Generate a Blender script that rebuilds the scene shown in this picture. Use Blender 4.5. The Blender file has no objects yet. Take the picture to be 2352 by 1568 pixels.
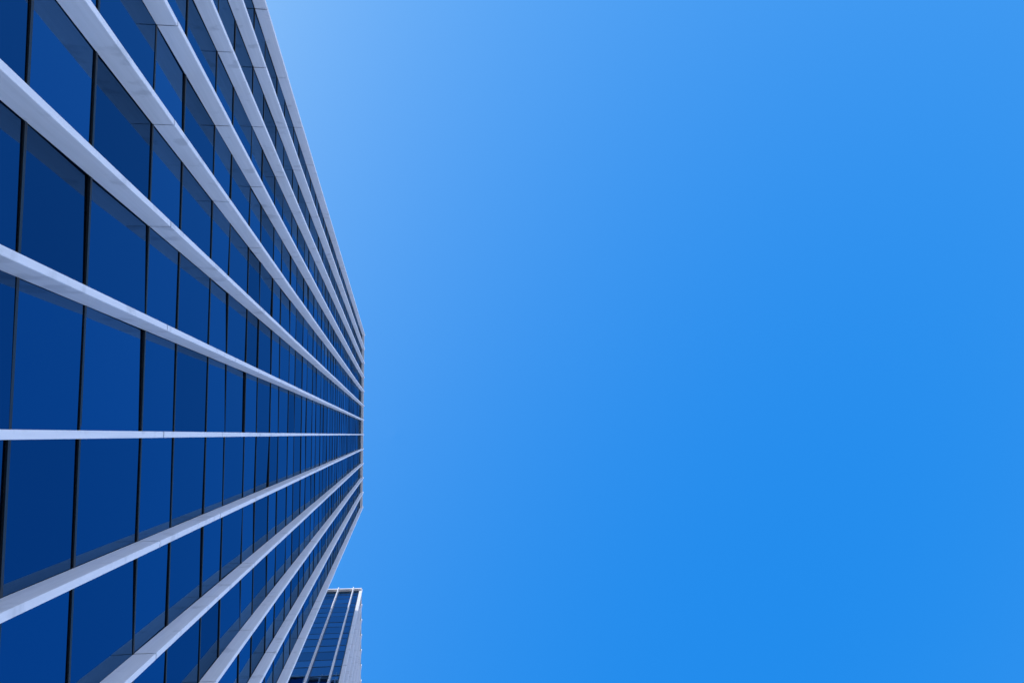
import bpy, math, random
from mathutils import Vector, Matrix
random.seed(7)
scene=bpy.context.scene
scene.view_settings.view_transform='Standard'
scene.view_settings.look='None'
scene.view_settings.exposure=0

# ------------------------------------------------------------ camera
F=2000.0; CX,CY=1176.0,784.0
V=Vector((906.8-CX, -(997.5-CY), -F)).normalized()      # zenith in camera axes
H=Vector((1033-CX, -(-18132-CY), -F)).normalized()      # along the street
Z=V; Y=(H-Z*H.dot(Z)).normalized(); X=Y.cross(Z)
R=Matrix((X,Y,Z))
cam=bpy.data.objects.new("camera",bpy.data.cameras.new("camera"))
bpy.context.collection.objects.link(cam)
cam.data.lens=F/2352*36; cam.data.clip_end=6000; cam.data.clip_start=0.05
cam.matrix_world=R.to_4x4(); scene.camera=cam
GZ=-1.7

# ------------------------------------------------------------ helpers
def mat(name):
    m=bpy.data.materials.new(name); m.use_nodes=True
    nt=m.node_tree; nt.nodes.clear()
    o=nt.nodes.new("ShaderNodeOutputMaterial")
    return m,nt,o
def N(nt,t,**k):
    n=nt.nodes.new(t)
    for a,b in k.items():
        if a.startswith("i_"):
            n.inputs[int(a[2:]) if a[2:].isdigit() else a[2:].replace("_"," ")].default_value=b
        else: setattr(n,a,b)
    return n
class MB:
    def __init__(s): s.v=[];s.f=[];s.m=[]
    def quad(s,p,mi=0):
        b=len(s.v); s.v+=p; s.f.append((b,b+1,b+2,b+3)); s.m.append(mi)
    def box(s,fr,a0,a1,b0,b1,z0,z1,mi=0,ch=0.0):
        if ch>0:
            prof=[(a0,b0),(a1,b0),(a1,b1-ch),(a1-ch,b1),(a0+ch,b1),(a0,b1-ch)]
        else: prof=[(a0,b0),(a1,b0),(a1,b1),(a0,b1)]
        n=len(prof); base=len(s.v)
        for z in (z0,z1):
            for a,b in prof: s.v.append(fr(a,b,z))
        for i in range(n):
            j=(i+1)%n
            s.f.append((base+i,base+j,base+n+j,base+n+i)); s.m.append(mi)
        s.f.append(tuple(base+n+i for i in range(n))); s.m.append(mi)
        s.f.append(tuple(base+n-1-i for i in range(n))); s.m.append(mi)
    def obj(s,name,mats,parent=None):
        me=bpy.data.meshes.new(name); me.from_pydata([tuple(q) for q in s.v],[],s.f)
        for m in mats: me.materials.append(m)
        me.polygons.foreach_set("material_index",s.m)
        me.update()
        import bmesh
        bm=bmesh.new(); bm.from_mesh(me)
        if name!="glass": bmesh.ops.recalc_face_normals(bm,faces=bm.faces)
        bm.to_mesh(me); bm.free()
        o=bpy.data.objects.new(name,me); bpy.context.collection.objects.link(o)
        if parent: o.parent=parent
        return o

# ------------------------------------------------------------ materials
def glass_mat(name,col,edge):
    m,nt,o=mat(name)
    lw=N(nt,"ShaderNodeLayerWeight",i_0=0.5)
    p=N(nt,"ShaderNodeMath",operation='POWER',i_1=5.0); nt.links.new(lw.outputs["Facing"],p.inputs[0])
    mx=N(nt,"ShaderNodeMix",data_type='RGBA')
    mx.inputs[6].default_value=(*col,1); mx.inputs[7].default_value=(*edge,1)
    nt.links.new(p.outputs[0],mx.inputs[0])
    g=N(nt,"ShaderNodeBsdfGlossy"); g.inputs["Roughness"].default_value=0.012
    nt.links.new(mx.outputs[2],g.inputs[0])
    # faint large-scale roller-wave distortion of the panes
    tc=N(nt,"ShaderNodeTexCoord"); n=N(nt,"ShaderNodeTexNoise"); n.inputs["Scale"].default_value=.9
    nt.links.new(tc.outputs["Object"],n.inputs["Vector"])
    bu=N(nt,"ShaderNodeBump"); bu.inputs["Strength"].default_value=.25; bu.inputs["Distance"].default_value=.006
    nt.links.new(n.outputs[0],bu.inputs["Height"]); nt.links.new(bu.outputs[0],g.inputs["Normal"])
    nt.links.new(g.outputs[0],o.inputs[0])
    return m
G0=(.062,.140,.245); G1=(.12,.24,.37)
TINTS=[1.0,1.12,.86,.74,1.24]
glasses=[glass_mat("coated_glass_%s"%n,tuple(c*t for c in G0),tuple(c*t for c in G1))
         for n,t in zip("abcde",TINTS)]

def panel_mat(name,base,rough=.45):
    m,nt,o=mat(name)
    tc=N(nt,"ShaderNodeTexCoord")
    mp=N(nt,"ShaderNodeMapping"); mp.inputs["Scale"].default_value=(9,9,.35)
    nt.links.new(tc.outputs["Object"],mp.inputs[0])
    n1=N(nt,"ShaderNodeTexNoise"); n1.inputs["Scale"].default_value=2; n1.inputs["Detail"].default_value=6
    nt.links.new(mp.outputs[0],n1.inputs["Vector"])
    n2=N(nt,"ShaderNodeTexNoise"); n2.inputs["Scale"].default_value=1.7; n2.inputs["Detail"].default_value=9
    nt.links.new(tc.outputs["Object"],n2.inputs["Vector"])
    r1=N(nt,"ShaderNodeMapRange"); r1.inputs[1].default_value=.3; r1.inputs[2].default_value=.7
    r1.inputs[3].default_value=.93; r1.inputs[4].default_value=1.02
    nt.links.new(n1.outputs[0],r1.inputs[0])
    r2=N(nt,"ShaderNodeMapRange"); r2.inputs[1].default_value=.32; r2.inputs[2].default_value=.40
    r2.inputs[3].default_value=.82; r2.inputs[4].default_value=1.0
    nt.links.new(n2.outputs[0],r2.inputs[0])
    mm=N(nt,"ShaderNodeMath",operation='MULTIPLY'); nt.links.new(r1.outputs[0],mm.inputs[0]); nt.links.new(r2.outputs[0],mm.inputs[1])
    vm=N(nt,"ShaderNodeVectorMath",operation='SCALE'); vm.inputs[0].default_value=base
    nt.links.new(mm.outputs[0],vm.inputs["Scale"])
    b=N(nt,"ShaderNodeBsdfPrincipled"); b.inputs["Roughness"].default_value=rough
    nt.links.new(vm.outputs[0],b.inputs["Base Color"])
    bu=N(nt,"ShaderNodeBump"); bu.inputs["Strength"].default_value=.15; bu.inputs["Distance"].default_value=.01
    n3=N(nt,"ShaderNodeTexNoise"); n3.inputs["Scale"].default_value=60
    nt.links.new(tc.outputs["Object"],n3.inputs["Vector"]); nt.links.new(n3.outputs[0],bu.inputs["Height"])
    nt.links.new(bu.outputs[0],b.inputs["Normal"])
    nt.links.new(b.outputs[0],o.inputs[0])
    return m
white=panel_mat("fin_white_panel",(.87,.86,.90))
dark=panel_mat("black_gasket",(.012,.013,.016),.5)
roofm=panel_mat("roof_membrane",(.4,.4,.38),.8)

# ------------------------------------------------------------ tower generator
PITCH=4.27; ZJ=12.93; SP=1.83; ROOF=94.3; S=1.519; FD=.31; FW=.0875
levels=[]
k=-3
while True:
    z=ZJ+k*PITCH
    if z>ROOF-.6: break
    levels.append((z,z+SP)); k+=1
def face(fr,L,fins,gl,fi,mu,endfins=True):
    zs=[]
    for z0,z1 in levels: zs+= [(z0,'s'),(z1,'v')]
    zs=[(q,t) for q,t in zs if q<ROOF-.5]+[(ROOF-.35,'e')]
    rowt=[random.random() for _ in zs]
    cuts=sorted(set([0.0,L]+[f for f in fins if 0<f<L]))
    for i in range(len(cuts)-1):
        a0,a1=cuts[i],cuts[i+1]
        for j in range(len(zs)-1):
            z0,z1=zs[j][0],zs[j+1][0]
            if z0<GZ+.2: z0=GZ+.2
            t1=random.gauss(0,.0030)*(a1-a0); t2=random.gauss(0,.0022)*(z1-z0)
            q=[fr(a0,-t1-t2,z0),fr(a1,t1-t2,z0),fr(a1,t1+t2,z1),fr(a0,-t1+t2,z1)]
            mi=1 if zs[j][1]=='s' else 0
            if rowt[j]<.3: mi=2-mi
            r=random.random()
            if r<.10: mi=2
            elif r<.14: mi=3
            elif r<.18: mi=4
            gl.quad(q,mi)
    for z,t in zs[:-1]:
        mu.box(fr,0,L,-.06,.016,z-.030,z+.030)
    for f in fins:
        mu.box(fr,f-.03,f+.03,-.06,FD-.05,GZ+.2,ROOF-.1)
        segs=[GZ+.2]+[z0 for z0,z1 in levels if z0>ZJ-1]+[ROOF+.35]
        for i in range(len(segs)-1):
            o1=random.gauss(0,.002)
            fi.box(fr,f-FW/2+o1,f+FW/2+o1,.012,FD+random.gauss(0,.0015),segs[i]+.018,segs[i+1]-.018,0,.006)

def tower(name,x0,x1,y0,y1,fo=.75):
    e=bpy.data.objects.new(name,None); bpy.context.collection.objects.link(e)
    gl,fi,mu,co,ro=MB(),MB(),MB(),MB(),MB()
    L=y1-y0
    nf=int(round(L/S))
    wf=[i*S for i in range(nf+1)]
    face(lambda a,b,z:Vector((x0-b,y0+a,z)),L,wf,gl,fi,mu)
    Ld=x1-x0
    sf=[fo+i*S for i in range(int((Ld-fo)/S)+1)]
    face(lambda a,b,z:Vector((x0+a,y0-b,z)),Ld,sf,gl,fi,mu)
    face(lambda a,b,z:Vector((x0+a,y1+b,z)),Ld,sf,gl,fi,mu)
    face(lambda a,b,z:Vector((x1+b,y0+a,z)),L,wf,gl,fi,mu)
    idf=lambda a,b,z:Vector((a,b,z))
    co_c=MB(); co_c.box(idf,x0+.12,x1-.12,y0+.12,y1-.12,GZ,ROOF-.5)
    c=.24
    co.box(idf,x0-c,x0+.5,y0-c,y1+c,ROOF-.35,ROOF)
    co.box(idf,x1-.5,x1+c,y0-c,y1+c,ROOF-.35,ROOF)
    co.box(idf,x0+.5,x1-.5,y0-c,y0+.5,ROOF-.35,ROOF)
    co.box(idf,x0+.5,x1-.5,y1-.5,y1+c,ROOF-.35,ROOF)
    ro.box(idf,x0+.5,x1-.5,y0+.5,y1-.5,ROOF-.9,ROOF-.8)
    ro.box(idf,x0+8,x1-6,y0+4,y1-4,ROOF-.8,ROOF+2.2)
    co.box(idf,x0-.03,x1+.03,y0-.03,y1+.03,GZ,GZ+.2)
    gl.obj("glass",glasses,e)
    fi.obj("vertical_fins",[white],e)
    mu.obj("mullions",[dark],e)
    co.obj("coping",[white],e)
    ro.obj("roof",[roofm],e)
    co_c.obj("core",[dark],e)
    return e
tower("office_tower",3.55,3.55+25.5,-5*S+.025,7*S+.025)
tower("office_tower",3.55,3.55+25.5,-16.1-16*S,-16.1,.62)

# ------------------------------------------------------------ ground
m,nt,o=mat("paving")
tc=N(nt,"ShaderNodeTexCoord"); br=N(nt,"ShaderNodeTexBrick"); br.inputs["Scale"].default_value=1.0
br.inputs["Color1"].default_value=(.42,.40,.37,1); br.inputs["Color2"].default_value=(.36,.345,.32,1)
br.inputs["Mortar"].default_value=(.15,.14,.13,1); br.inputs["Mortar Size"].default_value=.012
br.inputs["Brick Width"].default_value=.9; br.inputs["Row Height"].default_value=.6
nt.links.new(tc.outputs["Object"],br.inputs["Vector"])
b=N(nt,"ShaderNodeBsdfPrincipled"); b.inputs["Roughness"].default_value=.8
nt.links.new(br.outputs[0],b.inputs["Base Color"]); nt.links.new(b.outputs[0],o.inputs[0])
g=MB(); g.quad([Vector((-3000,-3000,GZ)),Vector((3000,-3000,GZ)),Vector((3000,3000,GZ)),Vector((-3000,3000,GZ))])
g.obj("paved_ground",[m])

# ------------------------------------------------------------ sky + sun
EL=math.radians(38); AZ=math.radians(54)
w=bpy.data.worlds.new("World"); scene.world=w; w.use_nodes=True
nt=w.node_tree; bg=nt.nodes["Background"]
sky=nt.nodes.new("ShaderNodeTexSky"); sky.sky_type='NISHITA'; sky.sun_disc=False
sky.sun_elevation=EL; sky.sun_rotation=AZ
sep=N(nt,"ShaderNodeSeparateColor"); nt.links.new(sky.outputs[0],sep.inputs[0])
comb=N(nt,"ShaderNodeCombineColor")
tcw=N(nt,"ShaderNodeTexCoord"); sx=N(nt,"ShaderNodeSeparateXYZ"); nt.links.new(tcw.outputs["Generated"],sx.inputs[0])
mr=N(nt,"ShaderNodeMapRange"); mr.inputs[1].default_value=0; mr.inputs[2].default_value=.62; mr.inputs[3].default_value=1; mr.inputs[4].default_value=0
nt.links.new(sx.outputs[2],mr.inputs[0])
hz_fill=N(nt,"ShaderNodeMath",operation='POWER',i_1=1.8); nt.links.new(mr.outputs[0],hz_fill.inputs[0])  # added horizon glow, kept below the camera's view, to brighten the fins
def chain(i,g,s,thr,h,mn=.004):
    a=N(nt,"ShaderNodeMath",operation='MULTIPLY',i_1=.1); nt.links.new(sep.outputs[i],a.inputs[0])
    t=N(nt,"ShaderNodeMath",operation='SUBTRACT',i_1=thr); nt.links.new(a.outputs[0],t.inputs[0])
    mxx=N(nt,"ShaderNodeMath",operation='SMOOTH_MAX',i_1=mn); mxx.inputs[2].default_value=.01 if thr else 0.0; nt.links.new(t.outputs[0],mxx.inputs[0])
    p=N(nt,"ShaderNodeMath",operation='POWER',i_1=g); nt.links.new(mxx.outputs[0],p.inputs[0])
    q=N(nt,"ShaderNodeMath",operation='MULTIPLY',i_1=s*10); nt.links.new(p.outputs[0],q.inputs[0])
    hh=N(nt,"ShaderNodeMath",operation='MULTIPLY_ADD',i_1=h*10); nt.links.new(hz_fill.outputs[0],hh.inputs[0]); nt.links.new(q.outputs[0],hh.inputs[2])
    nt.links.new(hh.outputs[0],comb.inputs[i])
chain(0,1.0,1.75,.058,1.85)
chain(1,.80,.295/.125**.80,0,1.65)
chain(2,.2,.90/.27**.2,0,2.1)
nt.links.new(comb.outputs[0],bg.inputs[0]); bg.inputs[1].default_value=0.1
sd=bpy.data.lights.new("sun",'SUN'); sd.energy=4.5; sd.angle=math.radians(.5); sd.color=(1,.95,.88)
so=bpy.data.objects.new("sun",sd); bpy.context.collection.objects.link(so)
d=Vector((math.cos(EL)*math.sin(AZ),math.cos(EL)*math.cos(AZ),math.sin(EL)))
so.rotation_euler=d.to_track_quat('Z','Y').to_euler(); so.location=(0,0,150)
